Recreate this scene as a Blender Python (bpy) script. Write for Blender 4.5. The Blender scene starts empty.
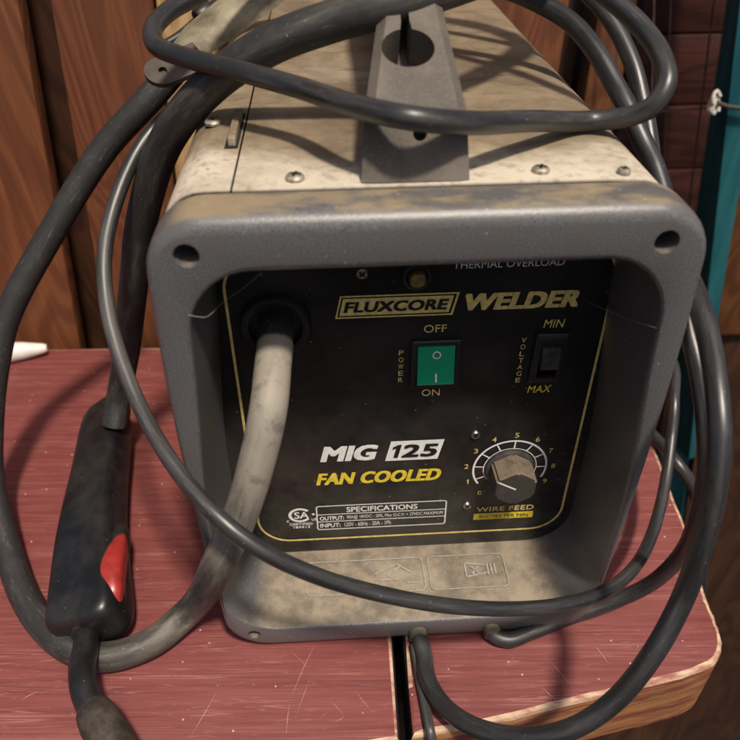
import bpy, bmesh, math, random
from mathutils import Vector, Matrix
random.seed(7)
scene = bpy.context.scene
COL = scene.collection

# ------------------------------------------------------------------ camera
CAM = Vector((-0.03896, -0.26269, 0.42872))
RX = Vector((0.998251, -0.058891, -0.005086))     # image right
RD = Vector((-0.040117, -0.611800, -0.789994))    # image down
RF = Vector((0.043412, 0.788817, -0.613093))      # view direction
FPX = 723.3                                       # focal length in units of a 740 px wide frame
cd = bpy.data.cameras.new('camera'); cam = bpy.data.objects.new('camera', cd); COL.objects.link(cam)
m = Matrix((RX, -RD, -RF)).transposed().to_4x4(); m.translation = CAM
cam.matrix_world = m
cd.sensor_width = 36; cd.lens = 36 * FPX / 740; cd.clip_start = 0.01; cd.clip_end = 50
cd.dof.use_dof = True; cd.dof.focus_distance = 0.42; cd.dof.aperture_fstop = 9
scene.camera = cam
# ------------------------------------------------------------------ light
SUN = Vector((0.19, -0.44, 1.0)).normalized()     # direction towards the sun
elev = math.asin(SUN.z); azim = math.atan2(SUN.x, SUN.y)
w = bpy.data.worlds.new('World'); scene.world = w; w.use_nodes = True
nt = w.node_tree; bg = nt.nodes['Background']
sky = nt.nodes.new('ShaderNodeTexSky'); sky.sky_type = 'NISHITA'; sky.sun_disc = False
sky.sun_elevation = elev; sky.sun_rotation = azim
sky.air_density = 0.6; sky.dust_density = 4.0; sky.ozone_density = 0.3
nt.links.new(sky.outputs[0], bg.inputs[0]); bg.inputs[1].default_value = 0.078
sd = bpy.data.lights.new('sun', 'SUN'); sd.energy = 3.4; sd.angle = math.radians(5); sd.color = (1, 0.90, 0.76)
so = bpy.data.objects.new('sun', sd); COL.objects.link(so)
so.rotation_euler = SUN.to_track_quat('Z', 'Y').to_euler()
scene.view_settings.view_transform = 'Standard'; scene.view_settings.look = 'None'
scene.view_settings.exposure = 0.15; scene.view_settings.gamma = 1.0
scene.render.engine = 'CYCLES'

# ------------------------------------------------------------------ geometry helpers
def ray(px, py):
    return RX * ((px - 370) / FPX) + RD * ((py - 370) / FPX) + RF
def at_d(px, py, d): return CAM + ray(px, py) * d
def at_z(px, py, z):
    r = ray(px, py); return CAM + r * ((z - CAM.z) / r.z)
def at_y(px, py, y):
    r = ray(px, py); return CAM + r * ((y - CAM.y) / r.y)

def tag(o, label=None, cat=None, group=None, kind=None):
    if label: o['label'] = label
    if cat: o['category'] = cat
    if group: o['group'] = group
    if kind: o['kind'] = kind
    return o
def empty(name, loc, label, cat, group=None):
    o = bpy.data.objects.new(name, None); o.location = loc; o.empty_display_size = 0.02
    COL.objects.link(o); return tag(o, label, cat, group)
def wloc(o):
    v = Vector((0, 0, 0))
    while o: v += o.location; o = o.parent
    return v
def obj(name, bm, mats, parent=None, smooth=True, origin=None, angle=40):
    """one mesh object out of world-space geometry"""
    bmesh.ops.recalc_face_normals(bm, faces=bm.faces)
    me = bpy.data.meshes.new(name)
    if origin is None:
        xs = [v.co for v in bm.verts]
        origin = Vector(((min(c.x for c in xs) + max(c.x for c in xs)) / 2,
                         (min(c.y for c in xs) + max(c.y for c in xs)) / 2, min(c.z for c in xs)))
    origin = Vector(origin)
    bmesh.ops.translate(bm, verts=bm.verts, vec=-origin)
    bm.to_mesh(me); bm.free()
    for mt in (mats if isinstance(mats, (list, tuple)) else [mats]): me.materials.append(mt)
    o = bpy.data.objects.new(name, me); COL.objects.link(o)
    if parent: o.parent = parent
    o.location = origin - (wloc(parent) if parent else Vector((0, 0, 0)))
    if smooth:
        me.shade_smooth()
        me.set_sharp_from_angle(angle=math.radians(angle))
    return o
def loft(bm, rings, closed=False, caps=True, mat=0, mats=None):
    vr = [[bm.verts.new(p) for p in r] for r in rings]
    n = len(vr[0]); k = len(vr)
    for i in range(k if closed else k - 1):
        a, b = vr[i], vr[(i + 1) % k]
        for j in range(n):
            f = bm.faces.new((a[j], a[(j + 1) % n], b[(j + 1) % n], b[j]))
            f.material_index = mats[i] if mats else mat
    if caps and not closed:
        for r in (vr[0], vr[-1]):
            f = bm.faces.new(r); f.material_index = mat
    return vr
def catmull(pts, n=10):
    P = [Vector(p) for p in pts]; P = [P[0] * 2 - P[1]] + P + [P[-1] * 2 - P[-2]]
    out = []
    for i in range(1, len(P) - 2):
        p0, p1, p2, p3 = P[i - 1:i + 3]
        # centripetal parameters keep the curve free of loops
        t = [0]
        for a, b in ((p0, p1), (p1, p2), (p2, p3)): t.append(t[-1] + max((b - a).length, 1e-6) ** .5)
        for s in range(n):
            x = t[1] + (t[2] - t[1]) * s / n
            A1 = p0.lerp(p1, (x - t[0]) / (t[1] - t[0])); A2 = p1.lerp(p2, (x - t[1]) / (t[2] - t[1])); A3 = p2.lerp(p3, (x - t[2]) / (t[3] - t[2]))
            B1 = A1.lerp(A2, (x - t[0]) / (t[2] - t[0])); B2 = A2.lerp(A3, (x - t[1]) / (t[3] - t[1]))
            out.append(B1.lerp(B2, (x - t[1]) / (t[2] - t[1])))
    out.append(P[-2]); return out
def frames(path, up=Vector((0, 0, 1))):
    n = len(path); T = []
    for i in range(n):
        T.append((path[min(i + 1, n - 1)] - path[max(i - 1, 0)]).normalized())
    u = up - T[0] * up.dot(T[0])
    if u.length < 1e-3: u = Vector((0, 1, 0)) - T[0] * T[0].y
    u.normalize(); F = []
    for i in range(n):
        if i:
            q = T[i - 1].rotation_difference(T[i]); u = q @ u
            u = (u - T[i] * u.dot(T[i])).normalized()
        F.append((T[i], u, T[i].cross(u)))
    return F
def tube(bm, pts, r, seg=18, n=10, smooth_path=True, mat=0):
    path = catmull(pts, n) if smooth_path else [Vector(p) for p in pts]
    F = frames(path); k = len(path); rings = []
    for i, (p, (t, u, v)) in enumerate(zip(path, F)):
        rr = r(i / (k - 1)) if callable(r) else r
        rings.append([p + (u * math.cos(a) + v * math.sin(a)) * rr for a in [2 * math.pi * j / seg for j in range(seg)]])
    loft(bm, rings, mat=mat); return path
def lathe(bm, c, axis, prof, seg=32, mat=0, rot=0.0):
    """prof: list of (radius, distance along axis)"""
    axis = Vector(axis).normalized()
    u = Vector((0, 0, 1)) if abs(axis.z) < .9 else Vector((1, 0, 0))
    u = (u - axis * u.dot(axis)).normalized(); v = axis.cross(u); c = Vector(c)
    rings = [[c + axis * h + (u * math.cos(a) + v * math.sin(a)) * max(r, 1e-5) for a in [rot + 2 * math.pi * j / seg for j in range(seg)]] for r, h in prof]
    loft(bm, rings, mat=mat)
def box(bm, lo, hi, bev=0.0, seg=2, mat=0):
    lo, hi = Vector(lo), Vector(hi); t = bmesh.new()
    bmesh.ops.create_cube(t, size=1.0)
    for vv in t.verts:
        vv.co = Vector([lo[i] + (vv.co[i] + .5) * (hi[i] - lo[i]) for i in range(3)])
    if bev: bmesh.ops.bevel(t, geom=t.edges[:], offset=bev, segments=seg, profile=.6, affect='EDGES')
    for f in t.faces: f.material_index = mat
    me = bpy.data.meshes.new('tmp'); t.to_mesh(me); t.free(); bm.from_mesh(me); bpy.data.meshes.remove(me)
def prism(bm, poly, ax, lo, hi, bev=0.0, mat=0):
    """poly: 2-D outline in the two other axes, extruded along ax from lo to hi"""
    def P(p, h):
        q = list(p); q.insert(ax, h); return Vector(q)
    t = bmesh.new()
    loft(t, [[P(p, lo) for p in poly], [P(p, hi) for p in poly]])
    bmesh.ops.recalc_face_normals(t, faces=t.faces)
    if bev: bmesh.ops.bevel(t, geom=t.edges[:], offset=bev, segments=2, profile=.6, affect='EDGES')
    for f in t.faces: f.material_index = mat
    me = bpy.data.meshes.new('tmp'); t.to_mesh(me); t.free(); bm.from_mesh(me); bpy.data.meshes.remove(me)
def rrect(x0, x1, z0, z1, r, n=6):
    """rounded rectangle outline, counter-clockwise; r one radius or (bottom, top)"""
    rb, rt = r if isinstance(r, (tuple, list)) else (r, r)
    out = []
    for cx, cz, a0, rr in ((x1 - rb, z0 + rb, -90, rb), (x1 - rt, z1 - rt, 0, rt), (x0 + rt, z1 - rt, 90, rt), (x0 + rb, z0 + rb, 180, rb)):
        for i in range(n + 1):
            a = math.radians(a0 + 90 * i / n); out.append((cx + rr * math.cos(a), cz + rr * math.sin(a)))
    return out
def strip2d(bm, outer, inner, place, mat=0):
    a = [bm.verts.new(place(p)) for p in outer]; b = [bm.verts.new(place(p)) for p in inner]
    n = len(a)
    for i in range(n):
        f = bm.faces.new((a[i], a[(i + 1) % n], b[(i + 1) % n], b[i])); f.material_index = mat
def poly2d(bm, pts, place, mat=0):
    f = bm.faces.new([bm.verts.new(place(p)) for p in pts]); f.material_index = mat
_deps = None
def text_bm(bm, s, x0, x1, z0, z1, place, bold=0.0, shear=0.0, spacing=1.0, mat=0):
    fat = max(0, bold - .012) * (z1 - z0) * 1.25; bold = 0
    """letters fitted into the box x0..x1, z0..z1, laid down by place()"""
    cu = bpy.data.curves.new('t', 'FONT'); cu.body = s; cu.size = 1.0; cu.offset = bold; cu.shear = 0; cu.space_character = spacing
    cu.resolution_u = 3
    o = bpy.data.objects.new('t', cu); COL.objects.link(o)
    dg = bpy.context.evaluated_depsgraph_get(); dg.update()
    me = bpy.data.meshes.new_from_object(o.evaluated_get(dg))
    xs = [v.co.x for v in me.vertices]; ys = [v.co.y for v in me.vertices]
    ax, bx, ay, by = min(xs), max(xs), min(ys), max(ys)
    W = x1 - x0 - shear * (z1 - z0); Hh = z1 - z0
    W -= 2 * fat; raw = [v.co.copy() for v in me.vertices]
    k = len(bm.faces)
    for i, (fx, fz) in enumerate([(0, 0)] if not fat else [(-1, -.6), (-1, .6), (1, -.6), (1, .6), (0, -.6), (0, .6), (0, 0)]):
        for v, c in zip(me.vertices, raw):
            y = (c.y - ay) / (by - ay) * (Hh - 1.2 * fat) + .6 * fat + fz * fat
            x = (c.x - ax) / (bx - ax) * W + fat + fx * fat + shear * y
            v.co = place((x0 + x, z0 + y)) - Vector((0, i * .00003, 0))
        bm.from_mesh(me)
    bm.faces.ensure_lookup_table()
    for f in bm.faces[k:]: f.material_index = mat
    bpy.data.objects.remove(o); bpy.data.curves.remove(cu); bpy.data.meshes.remove(me)

# ------------------------------------------------------------------ material helpers
class NT:
    def __init__(s, name):
        s.m = bpy.data.materials.new(name); s.m.use_nodes = True
        s.t = s.m.node_tree; s.b = s.t.nodes['Principled BSDF']
    def n(s, typ, **kw):
        nd = s.t.nodes.new(typ)
        for k, v in kw.items():
            if k in nd.inputs.keys(): s.put(nd.inputs[k], v)
            else: setattr(nd, k, v)
        return nd
    def put(s, sock, v):
        if isinstance(v, bpy.types.NodeSocket): s.t.links.new(v, sock)
        else:
            if sock.type == 'RGBA' and len(v) == 3: v = (*v, 1)
            sock.default_value = v
    def coord(s, kind='Object', scale=(1, 1, 1), rot=(0, 0, 0), loc=(0, 0, 0)):
        c = s.n('ShaderNodeTexCoord').outputs[kind] if kind != 'World' else s.n('ShaderNodeNewGeometry').outputs['Position']
        mp = s.n('ShaderNodeMapping', Vector=c, Scale=scale, Rotation=rot, Location=loc); return mp.outputs[0]
    def noise(s, vec, scale, detail=4, rough=.55, dist=0.0):
        return s.n('ShaderNodeTexNoise', Vector=vec, Scale=scale, Detail=detail, Roughness=rough, Distortion=dist).outputs[0]
    def vor(s, vec, scale, feature='F1', rnd=1.0):
        nd = s.n('ShaderNodeTexVoronoi', feature=feature); s.put(nd.inputs['Vector'], vec); s.put(nd.inputs['Scale'], scale); s.put(nd.inputs['Randomness'], rnd); return nd
    def ramp(s, fac, a, b, smooth=True):
        nd = s.n('ShaderNodeMapRange'); nd.interpolation_type = 'SMOOTHSTEP' if smooth else 'LINEAR'
        s.put(nd.inputs['Value'], fac); s.put(nd.inputs['From Min'], a); s.put(nd.inputs['From Max'], b); return nd.outputs[0]
    def math(s, op, a, b=0.0, c=None):
        nd = s.n('ShaderNodeMath', operation=op); s.put(nd.inputs[0], a); s.put(nd.inputs[1], b)
        if c is not None: s.put(nd.inputs[2], c)
        return nd.outputs[0]
    def mix(s, fac, a, b, mode='MIX'):
        nd = s.n('ShaderNodeMix', data_type='RGBA', blend_type=mode)
        s.put(nd.inputs[0], fac); s.put(nd.inputs[6], a); s.put(nd.inputs[7], b); return nd.outputs[2]
    def bump(s, h, strength=.3, dist=.001):
        nd = s.n('ShaderNodeBump', Height=h, Strength=strength, Distance=dist); s.put(s.b.inputs['Normal'], nd.outputs[0])
    def out(s, col=None, rough=None, metal=None, spec=None, coat=None):
        for k, v in (('Base Color', col), ('Roughness', rough), ('Metallic', metal), ('Specular IOR Level', spec), ('Coat Weight', coat)):
            if v is not None: s.put(s.b.inputs[k], v)
        return s.m
    def upness(s):
        g = s.n('ShaderNodeNewGeometry'); x = s.n('ShaderNodeSeparateXYZ', Vector=g.outputs['Normal']); return x.outputs[2]
    def posy(s, ax=1):
        g = s.n('ShaderNodeNewGeometry'); x = s.n('ShaderNodeSeparateXYZ', Vector=g.outputs['Position']); return x.outputs[ax]
    def specks(s, vec, scale, thr, keep=.5):
        v = s.vor(vec, scale); dot = s.math('LESS_THAN', v.outputs['Distance'], thr)
        x = s.n('ShaderNodeSeparateColor', Color=v.outputs['Color']); return s.math('MULTIPLY', dot, s.math('LESS_THAN', x.outputs[0], keep))

def plain(name, col, rough=.5, metal=0.0, nscale=60, var=.25, bump=.0, spec=None):
    k = NT(name); v = k.coord(); n = k.noise(v, nscale, 5)
    c = k.mix(k.ramp(n, .3, .7), [x * (1 - var) for x in col], [min(1, x * (1 + var)) for x in col])
    if bump: k.bump(k.noise(v, nscale * 6, 3), bump, .0006)
    return k.out(c, rough, metal, spec)

def mat_bezel():
    k = NT('textured_plastic'); v = k.coord('World')
    grain = k.noise(v, 1500, 3, .6)
    big = k.noise(v, 28, 5, .6)
    base = k.mix(k.ramp(grain, .35, .65), (.066, .066, .070), (.175, .174, .180))
    base = k.mix(k.ramp(big, .4, .75), base, (.120, .113, .104))
    # dust lies on what faces up: patchy on the top, thick on the lower ledge
    up = k.ramp(k.upness(), .75, .98)
    z = k.posy(2)
    low = k.ramp(z, .06, .03)
    patch = k.ramp(k.math('ADD', k.noise(k.coord('World', (1, 2.2, 1)), 22, 6, .62), k.math('MULTIPLY', low, .28)), .42, .60)
    dcol = k.mix(k.noise(v, 60, 6, .7), (.17, .125, .07), (.40, .30, .165))
    dcol = k.mix(low, dcol, k.mix(k.ramp(k.noise(v, 45, 6, .7), .35, .65), (.17, .138, .10), (.37, .30, .215)))
    c = k.mix(k.math('MULTIPLY', k.math('MULTIPLY', up, patch), .85), base, dcol)
    sm = k.math('MULTIPLY', k.ramp(k.noise(v, 55, 5, .7), .64, .74), .45)
    c = k.mix(sm, c, (.33, .28, .21))
    sp = k.specks(v, 260, .12, .10)
    c = k.mix(k.math('MULTIPLY', sp, .6), c, (.55, .52, .45))
    k.bump(grain, .36, .0004)
    return k.out(c, k.mix(k.math('MULTIPLY', up, patch), (.33,) * 3, (.85,) * 3), spec=.7)
def mat_case():
    k = NT('dirty_cream_paint'); v = k.coord('World')
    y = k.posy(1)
    n1 = k.noise(v, 14, 7, .65, .4); n2 = k.noise(k.coord('World', (1, .35, 1)), 60, 6, .65); n3 = k.noise(v, 220, 4, .6)
    clean = k.mix(n2, (.52, .45, .34), (.68, .61, .50))
    dirt_shade = k.mix(k.ramp(k.noise(v, 26, 7, .7, .6), .32, .68), (.085, .058, .032), (.30, .225, .140)); dirt_shade = k.mix(k.math('MULTIPLY', n2, .6), dirt_shade, (.19, .135, .08))
    amt = k.math('ADD', k.ramp(y, .015, .11), k.math('MULTIPLY', k.math('SUBTRACT', n1, .5), 2.2))  # dirt thickens rearward, with the cables' shade on the top mixed in
    c = k.mix(k.math('MULTIPLY', k.ramp(amt, .0, .85), .92), clean, dirt_shade)
    c = k.mix(k.math('MULTIPLY', k.ramp(n3, .5, .7), .45), c, (.22, .155, .09))
    st = k.noise(k.coord('World', (.25, 1, 1)), 130, 5, .7)
    c = k.mix(k.math('MULTIPLY', k.math('MULTIPLY', k.ramp(st, .52, .68), k.ramp(y, .05, .14)), .55), c, (.12, .082, .046))
    rust = k.ramp(k.noise(v, 38, 6, .7), .60, .72)
    c = k.mix(k.math('MULTIPLY', rust, .6), c, (.30, .15, .055))
    c = k.mix(k.math('MULTIPLY', k.specks(v, 160, .13, .14), .75), c, (.16, .10, .055))
    k.bump(n2, .12, .001)
    return k.out(c, .62)
def mat_handle():
    k = NT('dusty_grey_handle'); v = k.coord('World'); n = k.noise(v, 40, 7, .65); g = k.noise(v, 800, 2)
    c = k.mix(k.ramp(n, .3, .7), (.085, .074, .062), (.155, .13, .105))
    c = k.mix(k.math('MULTIPLY', k.ramp(g, .5, .7), .3), c, (.22, .185, .145))
    k.bump(g, .3, .0006); return k.out(c, .7)
def mat_panel():
    k = NT('black_panel_print'); v = k.coord('World')
    n = k.noise(v, 26, 6, .65)
    c = k.mix(k.ramp(n, .35, .75), (.010, .010, .010), (.028, .027, .024))
    z = k.posy(2)
    c = k.mix(k.math('MULTIPLY', k.ramp(z, .17, .03), k.ramp(n, .3, .7)), c, (.055, .052, .045))
    sp = k.specks(v, 210, .10, .16); s2 = k.specks(v, 90, .05, .35)
    c = k.mix(k.math('MULTIPLY', k.math('MAXIMUM', sp, s2), .55), c, (.34, .32, .27))
    k.bump(k.noise(v, 500, 2), .05, .0005)
    return k.out(c, k.mix(n, (.22,) * 3, (.42,) * 3), spec=.45)
def mat_rubber(name, dark, dusty, amount, rough=.34, scale=1.0):
    """cable jacket: dark rubber, dust in streaks; amount comes from the mesh attribute 'dust'"""
    k = NT(name); v = k.coord('World')
    al = k.n('ShaderNodeAttribute', attribute_name='lengthwise').outputs['Vector']
    n = k.noise(k.n('ShaderNodeMapping', Vector=al, Scale=(22, 1.3, 1.3)).outputs[0], 1.0, 5, .65); f = k.noise(k.n('ShaderNodeMapping', Vector=al, Scale=(70, 5, 5)).outputs[0], 1.0, 5, .7)
    a = k.n('ShaderNodeAttribute', attribute_name='dust').outputs['Fac']
    t = k.math('ADD', k.math('MULTIPLY', k.math('SUBTRACT', n, .5), 1.25), k.math('ADD', a, amount))
    c = k.mix(k.ramp(t, .0, 1.0), dark, dusty)
    c = k.mix(k.math('MULTIPLY', k.ramp(f, .58, .74), .45), c, dusty)
    c = k.mix(k.math('MULTIPLY', k.ramp(k.noise(v, 75, 6, .72), .50, .66), .50), c, [x * 2.2 for x in dark])
    sp = k.ramp(k.noise(v, 520, 3, .7), .68, .74)
    c = k.mix(k.math('MULTIPLY', sp, .45), c, [min(1, x * 1.8 + .1) for x in dusty])
    k.bump(k.math('ADD', f, k.noise(v, 90, 3)), .16, .0006)
    return k.out(c, k.mix(k.ramp(t, .0, 1.0), (rough,) * 3, (.62,) * 3), spec=.6)
def mat_table():
    k = NT('maroon_stained_wood'); v = k.coord('World', (1, 1, 1), (0, 0, math.radians(3.0)))
    st = k.n('ShaderNodeMapping', Vector=v, Scale=(.05, 1, 1)).outputs[0]
    st2 = k.n('ShaderNodeMapping', Vector=v, Scale=(.02, 1, 1)).outputs[0]
    g1 = k.noise(st, 260, 4, .6, .15); g2 = k.noise(st2, 95, 3, .55, .1); big = k.noise(v, 9, 5, .6)
    c = k.mix(k.ramp(g1, .3, .7), (.165, .039, .037), (.220, .061, .056))
    def line(vec, sc, width, fac, col, c):
        g = k.noise(vec, sc, 1.5, .5, .05); a = k.math('ABSOLUTE', k.math('SUBTRACT', g, .5))
        brk = k.ramp(k.noise(k.n('ShaderNodeMapping', Vector=v, Scale=(.3, 1, 1), Location=(sc, 0, 0)).outputs[0], 55, 4, .65), .40, .60)
        return k.mix(k.math('MULTIPLY', k.math('MULTIPLY', k.ramp(a, width, width * .25), brk), fac), c, col)
    c = k.mix(k.math('MULTIPLY', k.ramp(g2, .60, .72), .22), c, (.47, .215, .18))
    c = line(st2, 150, .018, .55, (.10, .026, .028), c)
    c = line(st2, 210, .014, .32, (.50, .26, .21), c)
    c = line(st, 330, .020, .22, (.46, .22, .18), c)
    blot = k.ramp(k.noise(v, 32, 6, .7), .5, .72)
    c = k.mix(k.math('MULTIPLY', blot, .35), c, (.15, .042, .040))
    # pale flecks and wear, thicker near the front edge
    wear = k.ramp(k.noise(v, 330, 3, .7), .66, .74)
    c = k.mix(k.math('MULTIPLY', wear, .45), c, (.52, .33, .26))
    c = k.mix(k.math('MULTIPLY', k.specks(v, 130, .09, .22), .7), c, (.60, .47, .36))
    k.bump(k.math('ADD', g1, g2), .28, .0012)
    return k.out(c, k.mix(big, (.50,) * 3, (.68,) * 3), spec=.3)
def mat_worn():
    k = NT('worn_bare_wood_edge'); v = k.coord('World')
    n = k.noise(k.n('ShaderNodeMapping', Vector=v, Scale=(.3, 1, 1)).outputs[0], 120, 5, .65)
    c = k.mix(k.ramp(n, .35, .66), (.62, .46, .30), (.30, .09, .07))
    return k.out(c, .7)
def mat_side():
    k = NT('bare_wood_side'); v = k.coord('World'); st = k.n('ShaderNodeMapping', Vector=v, Scale=(.10, .3, 1), Rotation=(0, math.radians(4), 0)).outputs[0]
    g = k.noise(st, 130, 5, .6, .3); g2 = k.noise(st, 420, 3, .6)
    c = k.mix(k.ramp(g, .38, .62), (.36, .17, .060), (.21, .052, .036))
    c = k.mix(k.math('MULTIPLY', k.ramp(g2, .5, .7), .5), c, (.46, .26, .12))
    k.bump(g2, .3, .001); return k.out(c, .6)
def mat_board(name, a, b, rot=0.0, knot=(0, 0), scale=1.0, loc=(0, 0, 0)):
    """flat-sawn stained board standing upright: growth rings drawn out along z"""
    k = NT(name); v = k.coord('World', (1, 1, 1), (0, rot, 0), loc)
    st = k.n('ShaderNodeMapping', Vector=v, Scale=(1, 1, .27)).outputs[0]
    field = k.noise(st, 11 * scale, 2, .45, .5)
    rings = k.math('SINE', k.math('MULTIPLY', field, 75)); rings = k.ramp(rings, -.9, 1.0)
    fine = k.noise(k.n('ShaderNodeMapping', Vector=v, Scale=(1, 1, .03)).outputs[0], 420, 4, .6)
    big = k.noise(v, 8, 4, .6)
    c = k.mix(rings, a, b)
    c = k.mix(k.math('MULTIPLY', k.ramp(fine, .38, .66), .42), c, [x * .55 for x in a])
    c = k.mix(k.math('MULTIPLY', k.ramp(big, .4, .7), .35), c, [x * .7 for x in b])
    k.bump(fine, .2, .001); return k.out(c, .5)

M = {}
M['bezel'] = mat_bezel(); M['case'] = mat_case(); M['handle'] = mat_handle(); M['panel'] = mat_panel()
M['core'] = plain('dark_inside', (.012, .011, .010), .8)
M['black'] = plain('black_plastic', (.018, .018, .018), .42, var=.3, bump=.08)
M['black_dusty'] = plain('dusty_black_plastic', (.045, .042, .038), .6, nscale=120, var=.5, bump=.15)
k = NT('dusty_knob_plastic'); v = k.coord('World'); n = k.noise(v, 150, 5, .65)
c = k.mix(k.math('MULTIPLY', k.ramp(k.upness(), .2, .8), k.ramp(n, .2, .6)), k.mix(n, (.03, .028, .026), (.085, .075, .064)), (.20, .152, .108))
k.bump(n, .1, .0006); M['knob'] = k.out(c, .6)
M['gun'] = None
M['gold_print'] = plain('gold_print', (.86, .66, .22), .5, nscale=300, var=.2)
M['yellow_print'] = plain('yellow_print', (.85, .66, .05), .5, nscale=300, var=.15)
M['white_print'] = plain('white_print', (.88, .87, .83), .5, nscale=300, var=.08)
M['dim_print'] = plain('dim_grey_print', (.34, .32, .28), .6, nscale=300, var=.2)
M['dark_print'] = plain('black_print', (.012, .012, .011), .5)
M['green'] = None
M['steel'] = plain('steel_screw', (.55, .52, .46), .35, 1.0, nscale=400, var=.3)
M['case_screw'] = plain('dusty_case_screw', (.40, .35, .27), .5, .6, nscale=500, var=.45, bump=.2)
M['brass'] = plain('dull_brass', (.42, .30, .12), .45, .9, nscale=300, var=.35)
M['red'] = plain('red_trigger_plastic', (.33, .030, .026), .34, nscale=120, var=.2, bump=.05)
M['teal'] = None
M['wire'] = plain('dull_wire', (.17, .12, .09), .6, .5)
M['rope'] = plain('pale_cord', (.55, .52, .45), .9, nscale=900, var=.3, bump=.4)
M['white_plastic'] = plain('off_white_plastic', (.74, .72, .66), .45, nscale=60, var=.06)
M['relief'] = plain('dusty_strain_relief', (.14, .115, .08), .7, nscale=200, var=.4, bump=.1)
M['web'] = plain('cobweb_thread', (.32, .32, .30), .7)
k = NT('green_translucent_rocker'); k.out((.012, .36, .17), .3, spec=.6); k.put(k.b.inputs['Transmission Weight'], .0)
k.put(k.b.inputs['Subsurface Weight'], .35); k.put(k.b.inputs['Subsurface Radius'], (.002, .006, .004)); M['green'] = k.m
k = NT('teal_paint'); v = k.coord('World'); n = k.noise(k.n('ShaderNodeMapping', Vector=v, Scale=(1, 1, .12)).outputs[0], 40, 5, .6)
ch = k.ramp(k.noise(v, 70, 6, .7), .66, .70)
k.bump(n, .15, .002); M['teal'] = k.out(k.mix(k.math('MULTIPLY', ch, .7), k.mix(k.ramp(n, .3, .7), (.007, .075, .092), (.022, .135, .152)), (.10, .10, .085)), k.mix(n, (.35,) * 3, (.6,) * 3))
M['cable'] = mat_rubber('black_cable_rubber', (.020, .020, .021), (.125, .12, .118), .12)
M['cord'] = mat_rubber('worn_cord_rubber', (.020, .020, .021), (.15, .14, .13), .12)
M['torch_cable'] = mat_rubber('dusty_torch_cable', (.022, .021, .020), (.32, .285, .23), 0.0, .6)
k = NT('black_torch_handle'); v = k.coord('World'); n = k.noise(v, 35, 6, .65)
c = k.mix(k.ramp(n, .4, .75), (.009, .009, .010), (.028, .027, .026)); c = k.mix(k.math('MULTIPLY', k.specks(v, 300, .12, .06), .6), c, (.22, .2, .18))
k.bump(k.noise(v, 260, 3), .12, .0006); M['gun'] = k.out(c, k.mix(n, (.26,) * 3, (.48,) * 3))
k = NT('sooty_nozzle'); v = k.coord('World'); n = k.noise(v, 90, 6, .65)
k.bump(n, .3, .001); M['nozzle'] = k.out(k.mix(k.ramp(n, .3, .7), (.030, .027, .024), (.115, .088, .066)), .6, .35)
k = NT('dusty_clamp_metal'); v = k.coord('World'); n = k.noise(v, 40, 7, .65)
c = k.mix(k.ramp(n, .3, .7), (.12, .10, .062), (.36, .32, .22)); k.bump(n, .15, .001); M['clamp'] = k.out(c, .6, .25)
M['clamp_dark'] = plain('grey_brown_metal', (.085, .068, .055), .6, .2, nscale=60, var=.3, bump=.1)
M['table'] = mat_table(); M['worn'] = mat_worn(); M['side'] = mat_side()
M['scratch'] = plain('pale_scratch', (.42, .24, .19), .7, nscale=600, var=.3)
M['board_a'] = mat_board('brown_board', (.140, .045, .018), (.215, .075, .028), math.radians(5))
M['board_b'] = mat_board('brown_board_rings', (.130, .041, .017), (.190, .065, .026), math.radians(3), loc=(.37, 0, .21), scale=1.3)
M['board_dark'] = mat_board('dark_brown_board', (.035, .014, .007), (.07, .026, .012), math.radians(4), loc=(.9, 0, .5))
M['board_tan'] = mat_board('tan_board', (.42, .25, .10), (.60, .40, .19), math.radians(3), loc=(.1, 0, .8))
M['board_orange'] = mat_board('orange_board', (.115, .040, .014), (.185, .068, .024), math.radians(-8), loc=(.6, 0, .3))
M['maroon'] = mat_board('maroon_board', (.040, .012, .009), (.075, .022, .016), math.radians(90), loc=(.2, 0, .1))  # maroon kept extra dark so its colour holds the shade back there

# ------------------------------------------------------------------ table (two boards with a gap)
table = empty('workbench', (0, .14, -1.6), 'maroon stained wooden bench top with a worn pale front edge, under the welder', 'workbench')
T_TH = .06
def slab(outline, name):
    bm = bmesh.new()
    P = [Vector((x, y)) for x, y in outline]; n = len(P)
    area = sum(P[i].x * P[(i + 1) % n].y - P[(i + 1) % n].x * P[i].y for i in range(n))
    if area < 0: P.reverse()
    def inset(d, z):
        r = []
        for i in range(n):
            a, b, c2 = P[i - 1], P[i], P[(i + 1) % n]
            e1, e2 = (b - a).normalized(), (c2 - b).normalized()
            nn = (Vector((-e1.y, e1.x)) + Vector((-e2.y, e2.x))).normalized()
            q = b + nn * d; jx = random.uniform(-.0004, .0004)
            r.append(Vector((q.x + jx, q.y + jx, z)))
        return r
    rings = [inset(.0034, 0), inset(.0012, -.0009), inset(0, -.003), inset(0, -.012), inset(0, -T_TH + .003), inset(.003, -T_TH)]
    loft(bm, rings, mats=[1, 1, 2, 2, 2])
    bm.faces.ensure_lookup_table()
    for f in bm.faces:
        q = f.calc_center_median()
        if len(f.verts) > 4: f.material_index = 0 if q.z > -.01 else 2
        elif -.0125 < q.x < .0032 and abs(q.x + .0082 - (q.y + .06) * .0176) < .0055: f.material_index = 0 if f.material_index == 1 and q.z > -.0009 else 4
    scratches(bm, min(x for x, y in outline) < -.5)
    return obj(name, bm, [M['table'], M['worn'], M['side'], M['scratch'], M['core']], table, angle=30)
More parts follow.
